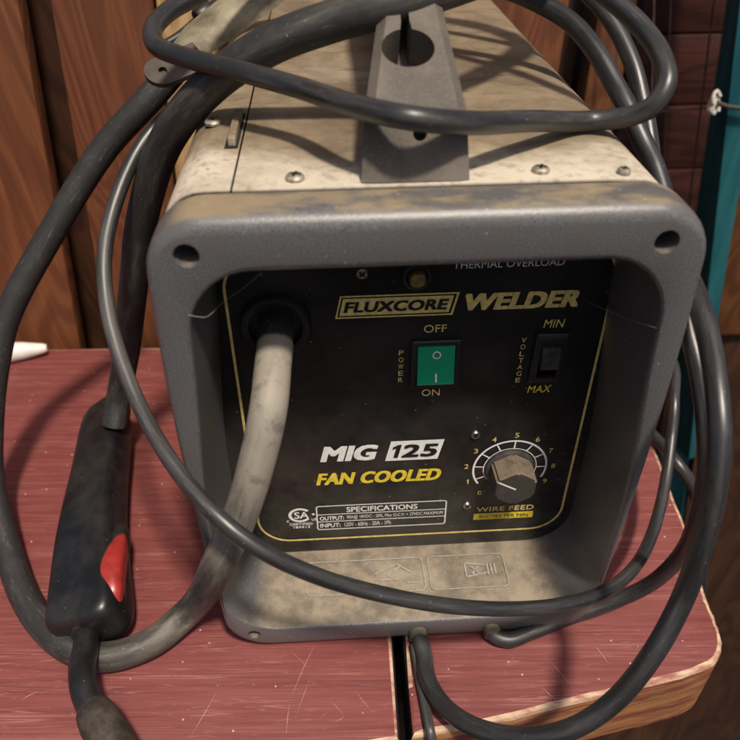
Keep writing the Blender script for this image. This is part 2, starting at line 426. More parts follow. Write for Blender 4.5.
SCR = (((317, 640), (290, 700)), ((290, 700), (286, 738)), ((290, 650), (312, 672)), ((312, 672), (294, 722)), ((545, 655), (575, 690)), ((540, 685), (560, 703)),
       ((218, 690), (190, 738)), ((330, 700), (345, 716)), ((345, 716), (334, 722)), ((320, 718), (328, 712)), ((355, 690), (372, 712)), ((20, 700), (40, 690)), ((590, 640), (612, 668)))
def scratches(bm, left):
    for p, q in SCR:
        a, b = at_z(*p, .0003), at_z(*q, .0003)
        if (a.x < -.01) != left: continue
        wd = random.uniform(.00012, .0003); d = (b - a).normalized(); nrm = Vector((-d.y, d.x, 0)) * wd
        mid = a.lerp(b, .5) + nrm * random.uniform(-3, 3)
        f = bm.faces.new([bm.verts.new(x) for x in (a, mid - nrm, b, mid + nrm)]); f.material_index = 3
def yb(x): return .331 - .0444 * x
def seg(a, b, k):
    return [(a[0] + (b[0] - a[0]) * i / k, a[1] + (b[1] - a[1]) * i / k) for i in range(k)]
L = seg((-.80, yb(-.8)), (-.80, -.17), 4) + seg((-.80, -.17), (-.0118, -.0625), 24) + seg((-.0118, -.0625), (-.0045, yb(-.0045)), 4) + seg((-.0045, yb(-.0045)), (-.80, yb(-.8)), 10)
slab(L, 'board')
fr = [(-.0050, -.0618), (.0423, -.0566), (.0864, -.0490), (.1456, -.0387), (.178, -.0325), (.194, -.026), (.2035, -.013), (.2065, .004), (.2075, .020), (.2165, .0685), (.2216, .118), (.243, yb(.243)), (.0022, yb(.0022))]
cv = [(p.x, p.y) for p in catmull([(x, y, 0) for x, y in fr[:11]], 6)]
R = cv[:-1]
for a, b in zip(fr[10:], fr[11:] + fr[:1]): R += seg(a, b, max(1, int((Vector(b) - Vector(a)).length / .03)))
slab(R, 'board')
bm = bmesh.new(); box(bm, (-.76, -.008, -1.6), (.2, .30, -.0605), .002); obj('base_cabinet', bm, M['board_dark'], table)
# ------------------------------------------------------------------ welder
welder = empty('welder', (0, .2, 0), 'boxy grey-fronted wire welder with black control panel and dusty cream case', 'welder')
H = .3025
def wo(z):
    return .1165 + .0050 * math.sin(math.pi * min(1, max(0, (.305 - z) / .32)) ** .8)
def wi(z):
    t = min(1, max(0, (z - .11) / .15)); return .1145 - .0100 * t * t * (3 - 2 * t)
XC = .0015
def ring_o(d, y):
    return [Vector((XC + p[0] * wo(p[1]) / .12 , y, p[1])) for p in rrect(-.12 + d, .12 - d, d, H - d, (.030 - d * .7, .025 - d * .7), 10)]
def ring_i(d, y, dz=0.0):
    out = []
    for p in rrect(-.115 + d, .115 - d, .0215 + d * .6, .2768 - d, .032 - d, 10):
        out.append(Vector((.0018 + p[0] * wi(p[1]) / .115, y, p[1])))
    return out
def densify(ring):     # keep the straight runs from being single long quads
    n = len(ring); out = []
    for i in range(n):
        a, b = ring[i], ring[(i + 1) % n]; out.append(a)
        if i % 11 == 10:
            for s in range(1, 8): out.append(a.lerp(b, s / 8))
    return out
def fix(ringf, *a):    # bowed sides need the width law applied to the in-between points too
    return densify(ringf(*a))
def ring_full(kind, d, y, sh=0.0):
    if kind == 'o': base, f, c = rrect(-.12 + d * .42, .12 - d * .42, d, H - d, (.030 - d * .7, .025 - d * .7), 10), lambda z: wo(z) / .12, XC
    else: base, f, c = rrect(-.115 + d * (.4 if d < 0 else 1), .115 - d * (.4 if d < 0 else 1), .0215 + d * .5, .2768 - d, .032 - d, 10), lambda z: wi(z) / .115, .0018
    pts = densify([Vector((x, 0, z)) for x, z in base])
    return [Vector((c + sh + p.x * f(p.z), y, p.z)) for p in pts]
bm = bmesh.new()
rings = [ring_full('o', .0022, .0262), ring_full('o', .0005, .0245), ring_full('o', 0, .021), ring_full('o', 0, .009)]
for i in range(1, 6):
    a = math.pi / 2 * i / 5; rings.append(ring_full('o', .008 * (1 - math.cos(a)), .008 - .008 * math.sin(a)))
for i in range(0, 5):
    a = math.pi / 2 * i / 4; rings.append(ring_full('i', -.0045 * (1 - math.sin(a)), .0045 * (1 - math.cos(a)) ))
rings += [ring_full('i', .0016, .03, .0006), ring_full('i', .0030, .0600, .0012), ring_full('i', -.0005, .0640), ring_full('i', -.0005, .0262)]
loft(bm, rings, closed=True)
bez = obj('front_bezel', bm, M['bezel'], welder, angle=50)
# screw holes drilled through the corners of the bezel
def drill(target, shapes):
    bmc = bmesh.new()
    for c, ax, r, dpt in shapes: lathe(bmc, c, ax, [(r, -.004), (r, dpt)], 24)
    bmesh.ops.recalc_face_normals(bmc, faces=bmc.faces)
    me = bpy.data.meshes.new('cut'); bmc.to_mesh(me); bmc.free(); co = bpy.data.objects.new('cut', me); COL.objects.link(co)
    md = target.modifiers.new('b', 'BOOLEAN'); md.object = co; md.operation = 'DIFFERENCE'; md.solver = 'EXACT'
    bpy.context.view_layer.update(); dg = bpy.context.evaluated_depsgraph_get()
    nm = bpy.data.meshes.new_from_object(target.evaluated_get(dg)); target.modifiers.clear()
    old = target.data; target.data = nm; nm.name = old.name; bpy.data.objects.remove(co)
    nm.shade_smooth(); nm.set_sharp_from_angle(angle=math.radians(50))
drill(bez, [((-.0985, 0, .2865), (0, 1, 0), .0054, .017), ((.0996, 0, .2857), (0, 1, 0), .0054, .017),
            ((-.099, 0, .0165), (0, 1, 0), .0040, .014), 
            ((.0055, 0, .0085), (0, 1, 0), .0066, .016), ((.0535, 0, .0085), (0, 1, 0), .0060, .016)])
# case: inner core, side cover, top cover
bm = bmesh.new(); box(bm, (-.1085, .0660, .0045), (.1060, .415, .2975), .012); obj('case_core', bm, M['core'], welder, smooth=False)
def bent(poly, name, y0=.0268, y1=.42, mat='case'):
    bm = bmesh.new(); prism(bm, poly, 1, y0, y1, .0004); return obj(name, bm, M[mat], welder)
def arc(cx, cz, r, a0, a1, n=7): return [(cx + r * math.cos(math.radians(a0 + (a1 - a0) * i / n)), cz + r * math.sin(math.radians(a0 + (a1 - a0) * i / n))) for i in range(n + 1)]
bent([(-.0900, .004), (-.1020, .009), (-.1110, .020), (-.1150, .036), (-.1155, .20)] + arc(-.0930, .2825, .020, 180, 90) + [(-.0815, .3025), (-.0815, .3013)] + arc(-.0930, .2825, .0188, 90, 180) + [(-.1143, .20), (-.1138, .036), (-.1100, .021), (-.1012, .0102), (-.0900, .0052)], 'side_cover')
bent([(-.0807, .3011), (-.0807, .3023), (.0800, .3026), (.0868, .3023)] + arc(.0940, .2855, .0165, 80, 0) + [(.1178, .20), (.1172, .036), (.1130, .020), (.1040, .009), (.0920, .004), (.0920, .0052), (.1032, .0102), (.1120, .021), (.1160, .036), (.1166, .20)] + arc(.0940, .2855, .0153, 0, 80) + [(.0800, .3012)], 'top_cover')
bm = bmesh.new(); box(bm, (-.100, .4205, .012), (.096, .432, .296), .004); obj('rear_panel', bm, M['bezel'], welder)
# raised latch tab and its slot on the side cover
bm = bmesh.new(); box(bm, (-.0885, .0735, .3026), (-.0822, .1230, .3029)); obj('latch_slot', bm, M['core'], welder, smooth=False)
bm = bmesh.new(); prism(bm, [(.076, .3029), (.0765, .3062), (.079, .3072), (.117, .3072), (.1205, .3060), (.121, .3029)], 0, -.0868, -.0832, .0004); obj('latch_tab', bm, M['case'], welder)
def screw(name, c, axis, r, h, mat, parent, slot=0.6):
    bm = bmesh.new(); lathe(bm, c, axis, [(r, 0), (r, h * .45), (r * .8, h * .85), (r * .35, h), (.0001, h)], 20)
    s = obj(name, bm, M[mat], parent)
    ax = Vector(axis); u = Vector((1, 0, 0)); v = ax.cross(u); c = Vector(c) + ax * (h + .0002)
    bm = bmesh.new()
    for ang in (slot, slot + math.pi / 2):
        d = u * math.cos(ang) + v * math.sin(ang); e = ax.cross(d)
        bm.faces.new([bm.verts.new(c + d * a * r * .6 + e * b * r * .13) for a, b in ((1, 1), (1, -1), (-1, -1), (-1, 1))])
    obj('cross_slot', bm, M['dark_print'], s, smooth=False); return s
for x, y, r in ((-.0544, .036, .0042), (.053, .0365, .0040), (.0887, .0325, .0030), (-.0976, .1085, .0042)):
    screw('screw', (x, y, .3026), (0, 0, 1), r, .0024, 'case_screw', welder, random.uniform(0, 1.5))
# carrying handle: a foot that climbs back to a bar
prof = [(.0285, .3030), (.0405, .3300), (.0425, .3325), (.0960, .3600), (.115, .3680), (.30, .3690), (.345, .3600), (.392, .3320), (.398, .3030),
        (.365, .3030), (.352, .3180), (.315, .3400), (.145, .3420), (.115, .3320), (.098, .3030)]
bm = bmesh.new()
def hw(y):                                     # half width along the handle
    t = min(1, max(0, (y - .03) / .075)); t2 = min(1, max(0, (y - .325) / .07)); return .0232 - .0095 * t + .0095 * t2
def hx(y, s): return -.0028 + s * hw(y) + .004 * min(1, max(0, (y - .03) / .08))
top = prof[:9]; bot = [prof[14], prof[14], prof[14], prof[13], prof[12], prof[11], prof[10], prof[9], prof[9]]
rings = []
for (y, z), (y2, z2) in zip(top, bot):
    e = .0045; sh = .0015
    rings.append([Vector((hx(y2, -1) - sh, y2, z2)), Vector((hx(y, -1) - sh, y, z - e) if False else (hx(y, -1), y + .0008, z - (e if z > .304 else 0))),
                  Vector((hx(y, -1) + e, y, z)), Vector((hx(y, 1) - e, y, z)), Vector((hx(y, 1), y + .0008, z - (e if z > .304 else 0))), Vector((hx(y2, 1) + sh, y2, z2))])
rr = []
for a, b in zip(rings, rings[1:]):
    for s in range(4): rr.append([p.lerp(q, s / 4) for p, q in zip(a, b)])
rr.append(rings[-1]); loft(bm, rr)
bmesh.ops.bevel(bm, geom=[e for e in bm.edges if e.calc_face_angle(0) > .5], offset=.0022, segments=3, affect='EDGES')
hd = obj('carry_handle', bm, M['handle'], welder, angle=35)
nslope = Vector((0, -(.3600 - .3325), (.0960 - .0425))).normalized()
hc = at_y(408, 52, .0700)
nslope_l = nslope
def drill_handle():
    bmc = bmesh.new()
    t = (hc.y - .0425) / (.0960 - .0425); c = Vector((hc.x, hc.y, .3325 + t * .0275))
    lathe(bmc, c, -nslope, [(.0118, -.01), (.0112, .019)], 36)
    lathe(bmc, Vector((-.0008, .036, .3210)) + Vector((0, -.913, .408)) * 0, (0, .913, -.408), [(.0030, -.008), (.0030, .012)], 18)
    d = Vector((0, nslope.z, -nslope.y)); u = Vector((1, 0, 0))
    t2 = bmesh.new()
    a = c + d * .004
    loft(t2, [[a + u * s * wdt + nslope * h for s, h in ((-1, .01), (1, .01), (1, -.021), (-1, -.021))] for a, wdt in ((c + d * .006, .0034), (c + d * .016, .0020), (c + d * .029, .0018))])
    bmesh.ops.recalc_face_normals(t2, faces=t2.faces); bmesh.ops.recalc_face_normals(bmc, faces=bmc.faces)
    me = bpy.data.meshes.new('x'); t2.to_mesh(me); t2.free()
    for k2, src in enumerate((bmc, None)):
        mm = me
        if src: mm = bpy.data.meshes.new('cut'); src.to_mesh(mm); src.free()
        co = bpy.data.objects.new('cut', mm); COL.objects.link(co)
        md = hd.modifiers.new('b', 'BOOLEAN'); md.object = co; md.operation = 'DIFFERENCE'; md.solver = 'EXACT'
        bpy.context.view_layer.update(); dg = bpy.context.evaluated_depsgraph_get()
        nm = bpy.data.meshes.new_from_object(hd.evaluated_get(dg)); hd.modifiers.clear()
        hd.data = nm; nm.name = 'carry_handle'; bpy.data.objects.remove(co)
    hd.data.shade_smooth(); hd.data.set_sharp_from_angle(angle=math.radians(35))
drill_handle()

# ------------------------------------------------------------------ control panel
YP = .058
bm = bmesh.new(); prism(bm, rrect(-.1128, .1156, .0165, .2790, (.026, .030), 8), 1, YP, YP + .003); panel = obj('control_panel', bm, M['panel'], welder, smooth=False)
def PP(h=.0005): return lambda p: Vector((p[0], YP - h, p[1]))
def lettering(fn, mats, name='lettering', parent=None):
    bm = bmesh.new(); fn(bm); return obj(name, bm, mats, parent or panel, smooth=False)
def frame_line(bm):
    o = rrect(-.0992, .1052, .0352, .2555, .021, 10); i = rrect(-.0977, .1037, .0367, .2540, .0195, 10)
    sh = lambda p: (p[0] - (.0018 if p[0] < 0 else -.0008) * math.sin(math.pi * min(1, max(0, (p[1] - .04) / .2))) + .003, p[1])
    strip2d(bm, [sh(p) for p in o], [sh(p) for p in i], PP())
lettering(frame_line, M['gold_print'], 'border_line')
SH = .22
def quad(x0, x1, z0, z1, sh): return [(x0, z0), (x1, z0), (x1 + sh * (z1 - z0), z1), (x0 + sh * (z1 - z0), z1)]
def flux(bm):
    strip2d(bm, quad(-.0397, .0229, .2150, .2290, SH), quad(-.0386, .0219, .2159, .2281, SH), PP())
    poly2d(bm, quad(-.0374, .0208, .2168, .2272, SH), PP(), 0)
    text_bm(bm, 'FLUXCORE', -.0352, .0208, .2187, .2254, PP(.0008), .065, .22, 1.02, 1)
lettering(flux, [M['gold_print'], M['dark_print']])
lettering(lambda b: text_bm(b, 'WELDER', .0270, .0925, .2172, .2278, PP(), .075, .22, 1.04), M['gold_print'])
lettering(lambda b: text_bm(b, 'OFF', .0080, .0204, .2040, .2090, PP(), .014), M['gold_print'])
lettering(lambda b: text_bm(b, 'ON', .0085, .0190, .1592, .1642, PP(), .014), M['gold_print'])
lettering(lambda b: text_bm(b, 'MIN', .0735, .0850, .2043, .2095, PP(), .014, .12), M['gold_print'])
lettering(lambda b: text_bm(b, 'MAX', .0705, .0845, .1583, .1636, PP(), .014, .12), M['yellow_print'])
def vertical(bm, s, x, z0, z1, wd):
    n = len(s); st = (z0 - z1) / n
    for i, ch in enumerate(s):
        z = z0 - st * (i + 1); text_bm(bm, ch, x - wd / 2, x + wd / 2, z + st * .12, z + st * .82, PP(), .01)
lettering(lambda b: vertical(b, 'POWER', -.0040, .1935, .1695, .0026), M['gold_print'])
lettering(lambda b: vertical(b, 'VOLTAGE', .0640, .1990, .1660, .0028), M['gold_print'])
lettering(lambda b: text_bm(b, 'MIG', -.0527, -.0160, .1090, .1222, PP(), .07, .24), M['white_print'])
def n125(bm):
    o = quad(-.0123, .0205, .1075, .1240, .22)
    poly2d(bm, o, PP(.0004), 0); text_bm(bm, '25', -.0026, .0214, .1103, .1212, PP(.0008), .06, .22, 1.05, 1)
    poly2d(bm, [(-.0072 + x + .22 * z, .1103 + z) for x, z in ((0, 0), (.0027, 0), (.0027, .0109), (.0008, .0109), (-.0022, .0090), (-.0022, .0070), (0, .0080))], PP(.0008), 1)
lettering(n125, [M['white_print'], M['dark_print']])
lettering(lambda b: text_bm(b, 'FAN COOLED', -.0562, .0246, .0885, .0992, PP(), .06, .22, 1.05), M['yellow_print'])
def spec(bm):
    sh = lambda p: (p[0] + .002, p[1])
    o = rrect(-.0575, .0290, .0452, .0690, .002, 4); i = rrect(-.0567, .0282, .0460, .0682, .0013, 4)
    strip2d(bm, o, i, PP())
    for z in (.0600, .0530): poly2d(bm, [(-.0567, z), (.0282, z), (.0282, z + .0007), (-.0567, z + .0007)], PP())
    text_bm(bm, 'SPECIFICATIONS', -.0375, .0095, .0619, .0668, PP(), .035)
    text_bm(bm, 'OUTPUT:', -.0553, -.0393, .0547, .0585, PP(), .035); text_bm(bm, '90A@ 18VDC - 20%, Max O.C.V. = 27VDC MAXIMUM', -.0375, .0268, .0546, .0586, PP(), .012)
    text_bm(bm, 'INPUT:', -.0553, -.0418, .0477, .0515, PP(), .035); text_bm(bm, '120V - 60Hz - 20A - 1Ph', -.0390, -.0080, .0476, .0516, PP(), .012)
lettering(spec, M['white_print'], 'specification_table')
def csa(bm):
    cx, cz, R1, R2 = -.0682, .0610, .0068, .0050
    n = 28; pts = [math.radians(38 + 284 * i / n) for i in range(n + 1)]
    for a, b in zip(pts, pts[1:]):
        poly2d(bm, [(cx + R1 * 1.12 * math.cos(a), cz + R1 * math.sin(a)), (cx + R1 * 1.12 * math.cos(b), cz + R1 * math.sin(b)), (cx + R2 * 1.12 * math.cos(b), cz + R2 * math.sin(b)), (cx + R2 * 1.12 * math.cos(a), cz + R2 * math.sin(a))], PP())
    text_bm(bm, 'SA', cx - .0038, cx + .0058, cz - .0032, cz + .0032, PP(), .03)
    lathe_pts = [(cx + .0088 + .0010 * math.cos(2 * math.pi * i / 12), cz + .0004 + .0010 * math.sin(2 * math.pi * i / 12)) for i in range(12)]
    poly2d(bm, lathe_pts, PP())
    text_bm(bm, 'C', cx - .0092, cx - .0074, cz - .0066, cz - .0044, PP(), .02); text_bm(bm, 'US', cx + .0074, cx + .0108, cz - .0058, cz - .0034, PP(), .02)
    text_bm(bm, 'CERTIFIED', cx - .0074, cx + .0080, cz - .0098, cz - .0076, PP(), .02); text_bm(bm, '184413', cx - .0050, cx + .0060, cz - .0128, cz - .0106, PP(), .02)
lettering(csa, M['white_print'], 'certification_mark')
lettering(lambda b: text_bm(b, 'THERMAL OVERLOAD', .0215, .0790, .2429, .2473, PP(), .01), M['white_print'])
# dial print
DC = (.0674, .0965)
def dial(bm):
    def pol(r, a): return (DC[0] + r * math.cos(math.radians(a)), DC[1] + r * math.sin(math.radians(a)))
    n = 60; aa = [-24 + 238 * i / n for i in range(n + 1)]
    for R1, R2 in ((.0240, .0227), (.0172, .0166)):
        for a, b in zip(aa, aa[1:]): poly2d(bm, [pol(R1, a), pol(R1, b), pol(R2, b), pol(R2, a)], PP())
    for kx in range(1, 10):
        a = 87 + (5 - kx) * 29
        if -25 < a < 210:
            e = 1.0; poly2d(bm, [pol(.0166, a - 1.6), pol(.0228, a - e), pol(.0228, a + e), pol(.0166, a + 1.6)], PP(.0006))
lettering(dial, M['white_print'], 'dial_scale')
def dialnum(bm):
    for kx in range(0, 10):
        a = math.radians(87 + (5 - kx) * 29) if kx else math.radians(232)
        x, z = DC[0] + .0281 * math.cos(a), DC[1] + .0281 * math.sin(a)
        if kx == 1: poly2d(bm, [(x - .0004, z - .002), (x + .0003, z - .002), (x + .0003, z + .002), (x - .0003, z + .002), (x - .0010, z + .0013), (x - .0010, z + .0008), (x - .0004, z + .0011)], PP())
        else: text_bm(bm, str(kx), x - .0013, x + .0013, z - .0020, z + .0020, PP(), .01)
lettering(dialnum, M['gold_print'])
def feed(bm):
    text_bm(bm, 'WIRE FEED', .0495, .0880, .0560, .0604, PP(), .015, 0, 1.05, 0)
    poly2d(bm, [(.0480, .0478), (.0884, .0478), (.0884, .0538), (.0480, .0538)], PP(.0004), 1)
    text_bm(bm, 'INCHES PER MIN', .0520, .0850, .0492, .0525, PP(.0008), .01, 0, 1.0, 2)
lettering(feed, [M['gold_print'], M['yellow_print'], M['dark_print']])
# power switch
bm = bmesh.new()
sx0, sx1, sz0, sz1 = .0012, .0290, .1672, .2000
o = [Vector((x, YP - .0001, z)) for x, z in rrect(sx0, sx1, sz0, sz1, .0015, 4)]
o2 = [Vector((x, YP - .0030, z)) for x, z in rrect(sx0, sx1, sz0, sz1, .0015, 4)]
o3 = [Vector((x, YP - .0036, z)) for x, z in rrect(sx0 + .0006, sx1 - .0006, sz0 + .0006, sz1 - .0006, .0012, 4)]
i3 = [Vector((x, YP - .0036, z)) for x, z in rrect(.0044, .0260, .1706, .1972, .0006, 4)]
i0 = [Vector((x, YP - .0001, z)) for x, z in rrect(.0044, .0260, .1706, .1972, .0006, 4)]
loft(bm, [o, o2, o3, i3, i0], closed=False)
psw = obj('power_switch', bm, M['black'], welder)
bm = bmesh.new()       # rocker, lower half pressed out: profile in y, z
prism(bm, [(YP - .0002, .1712), (YP - .0062, .1716), (YP - .0067, .1728), (YP - .0044, .1830), (YP - .0034, .1960), (YP - .0002, .1966)], 0, .0048, .0256, .0005)
rk = obj('rocker', bm, M['green'], psw, angle=25)
bm = bmesh.new()
def PR(p):             # on the rocker's face
    z = p[1]; y = YP - .0044 + (z - .1830) / .0125 * (.0010) if z > .183 else YP - .0044 - (.1830 - z) / .0102 * .0023
    return Vector((p[0], y - .0006, z))
n = 24
for i in range(n):
    a, b = 2 * math.pi * i / n, 2 * math.pi * (i + 1) / n
    poly2d(bm, [(.0153 + r * math.cos(t), .1912 + r * 1.05 * math.sin(t)) for r, t in ((.0024, a), (.0024, b), (.0017, b), (.0017, a))], PR)
poly2d(bm, [(.0148, .1742), (.0158, .1742), (.0158, .1795), (.0148, .1795)], PR)
obj('on_off_marks', bm, M['white_print'], psw, smooth=False)
# voltage slide switch
bm = bmesh.new()
def ringy(x0, x1, z0, z1, y, r=.001): return [Vector((x + (z - .184) * .02, y, z)) for x, z in rrect(x0, x1, z0, z1, r, 3)]
loft(bm, [ringy(.0700, .0885, .1668, .2010, YP - .0001), ringy(.0700, .0885, .1668, .2010, YP - .0022), ringy(.0706, .0879, .1674, .2004, YP - .0027),
          ringy(.0738, .0850, .1705, .1935, YP - .0027), ringy(.0738, .0850, .1705, .1935, YP - .0001)])
vs = obj('voltage_switch', bm, M['black'], welder)
bm = bmesh.new(); prism(bm, [(YP - .0002, .1775), (YP - .0050, .1780), (YP - .0062, .1792), (YP - .0048, .1928), (YP - .0002, .1932)], 0, .0743, .0846, .0006)
obj('slider', bm, M['black_dusty'], vs, angle=25)
# wire feed knob
bm = bmesh.new(); KC = Vector((DC[0] - .0002, YP, DC[1]))
lathe(bm, KC, (0, -1, 0), [(.0158, .0003), (.0158, .0022), (.0150, .0030), (.0128, .0034)], 40)
kn = obj('wire_feed_knob', bm, M['black_dusty'], welder)
bm = bmesh.new()
u = lambda a, r, h: KC + Vector((r * math.cos(math.radians(a)), -h, r * math.sin(math.radians(a))))
loft(bm, [[u(88 + 60 * i, r, h) for i in range(6)] for r, h in ((.0150, .0032), (.0146, .0180), (.0140, .0190))])
bmesh.ops.bevel(bm, geom=[e for e in bm.edges if abs((e.verts[0].co - e.verts[1].co).normalized().y) > .8], offset=.0016, segments=2, affect='EDGES')
obj('grip', bm, M['knob'], kn, angle=25)
bm = bmesh.new()
d = Vector((math.cos(math.radians(149)), 0, math.sin(math.radians(149)))); e = Vector((-d.z, 0, d.x)) * .0006; c0 = KC + Vector((0, -.0193, 0))
bm.faces.new([bm.verts.new(x) for x in (c0 - e, c0 + e, c0 + d * .0130 + e, c0 + d * .0130 - e)])
obj('pointer_line', bm, M['white_print'], kn, smooth=False)
for x, z, r in ((.0428, .1268, .0030), (.0425, .0630, .0030)): screw('screw', (x, YP - .0002, z), (0, -1, 0), r, .0020, 'steel', welder, .5)
screw('screw', (-.0251, YP - .0002, .2427), (0, -1, 0), .0034, .0022, 'steel', welder, .8)
# overload reset button
bm = bmesh.new(); lathe(bm, (.0028, YP, .2408), (0, -1, 0), [(.0078, .0002), (.0078, .0035), (.0068, .0045), (.0056, .0045), (.0054, .0012), (.0001, .0012)], 32)
rb = obj('reset_button', bm, M['black'], welder)
bm = bmesh.new(); lathe(bm, (.0028, YP - .0013, .2408), (0, -1, 0), [(.0046, 0), (.0046, .0052), (.0038, .0062), (.0001, .0066)], 24); obj('button_cap', bm, M['brass'], rb)
# torch cable grommet
bm = bmesh.new(); GC = (-.0712, YP, .2135)
lathe(bm, GC, (0, -1, 0), [(.0188, .0002), (.0188, .0040), (.0176, .0055), (.0156, .0058), (.0142, .0050), (.0140, .0004), (.0001, .0004)], 40)
obj('cable_grommet', bm, M['black'], welder)
# pictogram frames moulded on the lower ledge
def PF(p): return Vector((p[0], p[1], .0215 + (p[1]) * .0225 + .0011))
def decals(bm):
    for x0, x1 in ((-.0662, .0130), (.0158, .0685)):
        strip2d(bm, rrect(x0, x1, .0210, .0478, .004, 5), rrect(x0 + .0008, x1 - .0008, .0218, .0470, .0033, 5), PF)
    def ln(a, b, wd=.0006):
        d = (Vector(b) - Vector(a)).normalized(); nn = Vector((-d.y, d.x)) * wd
        poly2d(bm, [tuple(Vector(a) + nn), tuple(Vector(b) + nn), tuple(Vector(b) - nn), tuple(Vector(a) - nn)], PF)
    for a, b in (((.041, .030), (.041, .041)), ((.041, .041), (.055, .0385)), ((.041, .030), (.055, .0325)), ((.056, .031), (.056, .040)), ((.0585, .031), (.0585, .040)), ((.061, .0315), (.061, .0395)), ((.045, .032), (.050, .038)), ((.050, .032), (.045, .038)),
                 ((-.02, .036), (-.005, .043)), ((-.005, .043), (.004, .036)), ((-.012, .034), (-.003, .041)), ((-.018, .031), (-.004, .031)), ((.001, .028), (.008, .028))):
        ln(a, b)
bm = bmesh.new(); decals(bm); obj('pictogram_frames', bm, M['dim_print'], bez, smooth=False)

# ------------------------------------------------------------------ cables
def cable(name, pts, r, mat, parent=None, dust_shade=None, n=12, seg=18):
    """pts: (px, py, depth) along the line of sight, or a Vector"""
    P = [p if isinstance(p, Vector) else at_d(*p) for p in pts]
    bm = bmesh.new(); path = tube(bm, P, r, seg, n)
    o = obj(name, bm, M[mat], parent, angle=60)
    la = o.data.attributes.new('lengthwise', 'FLOAT_VECTOR', 'POINT'); acc = 0
    for i, p in enumerate(path):
        if i: acc += (p - path[i - 1]).length
        for j in range(seg): la.data[i * seg + j].vector = (acc, math.cos(2 * math.pi * j / seg), math.sin(2 * math.pi * j / seg))
    if dust_shade:
        at = o.data.attributes.new('dust', 'FLOAT', 'POINT'); k2 = len(path)
        for i in range(k2):
            t = i / (k2 - 1) * (len(P) - 1); a = min(int(t), len(dust_shade) - 1); b = min(a + 1, len(dust_shade) - 1)
            val = dust_shade[a] + (dust_shade[b] - dust_shade[a]) * (t - int(t))
            for j in range(seg): at.data[i * seg + j].value = val
    return o
def tz(px, py, z): return at_z(px, py, z)
torch = empty('welding_torch', tz(90, 560, 0), 'black welding torch with red trigger, its thick dusty cable looping out of the welder panel', 'welding torch')
RT = .0093
tc = [Vector((-.0712, .075, .2150)), Vector((-.0712, .060, .2140)), at_y(275.5, 336, .044), at_y(275.2, 342, .040), at_y(275, 347, .037), at_y(273, 365, .026), at_y(269, 405, .006), at_y(260, 450, -.003), at_y(243, 508, -.010), at_y(220, 560, -.0150), tz(188, 612, .022), tz(150, 643, .0125),
      tz(103, 657, .0105), tz(62, 643, .0105), tz(28, 603, .0105), tz(5, 540, .018), at_d(-9, 478, .535), at_d(-9, 410, .53), at_d(-3, 360, .525), at_d(8, 315, .52), at_d(58, 222, .51), at_d(105, 148, .50), at_d(152, 96, .49),
      at_d(195, 45, .49), at_d(255, -25, .50), at_d(360, -85, .49), at_d(500, -110, .46), at_d(575, -80, .42), at_d(530, -42, .375), at_d(465, -18, .345), at_d(400, 2, .328), at_d(330, 22, .335), at_d(268, 46, .345), at_d(210, 86, .362), at_d(166, 142, .392), at_d(143, 215, .43),
      at_d(133, 290, .475), at_d(127, 350, .525), at_d(119, 395, .56), at_d(114, 425, .565)]
torch_dust_shade = [-.15, -.15, -.15, -.1, 1.0, 1.0, .95, .8, .5, .38, .35, .3, .2, .1, .0, -.1] + [-.12] * 8 + [.0] * 4 + [.1] * 14  # dark start paints the bezel's shade on the cable; the rest is dust
cable('torch_cable', tc, RT, 'torch_cable', torch, torch_dust_shade, 12, 22)
# moulded handle: superellipse sections along a spine lying on the bench
def section(c, u, v, a, b, e=3.0, n=24):
    out = []
    for j in range(n):
        t = 2 * math.pi * j / n; ct, st = math.cos(t), math.sin(t)
        out.append(c + u * a * math.copysign(abs(ct) ** (2 / e), ct) + v * b * math.copysign(abs(st) ** (2 / e), st))
    return out
bm = bmesh.new()
sp = [((119, 400), .034, .0110, .0110, 2), ((115, 409), .033, .0135, .0125, 2.2), ((109, 416), .032, .0178, .0142, 2.8), ((107, 422), .032, .0190, .0148, 3.4), ((104, 445), .031, .0188, .0152, 4), ((100, 475), .030, .0187, .0160, 4.2), ((96, 500), .029, .0198, .0170, 4.2), ((93, 525), .028, .0205, .0178, 4.2),
      ((92, 545), .0275, .0222, .0180, 4.2), ((91, 575), .0265, .0232, .0180, 4.2), ((91, 600), .0255, .0240, .0185, 4.8), ((90.5, 616), .0248, .0242, .0188, 5), ((90, 626), .0244, .0232, .0180, 4.6), ((89, 632), .0242, .0200, .0158, 3.6), ((88, 634), .024, .0095, .009, 2.2)]
path = [at_z(p[0], p[1], z) for p, z, a, b, e in sp]
rings = []
for i, (p, z, a, b, e) in enumerate(sp):
    t = (path[min(i + 1, len(path) - 1)] - path[max(i - 1, 0)]).normalized()
    u = Vector((0, 0, 1)).cross(t).normalized(); v = t.cross(u).normalized()
    if v.z < 0: v = -v
    if u.x < 0: u = -u
    ro = math.radians(20) * min(1, i / 4); u, v = u * math.cos(ro) + v * math.sin(ro), v * math.cos(ro) - u * math.sin(ro)
    rings.append(section(path[i], u, v, a, b, e, 28))
loft(bm, rings)
gun = obj('handle', bm, M['gun'], torch, angle=60)
sm = gun.modifiers.new('s', 'SUBSURF'); sm.levels = 2; sm.render_levels = 2
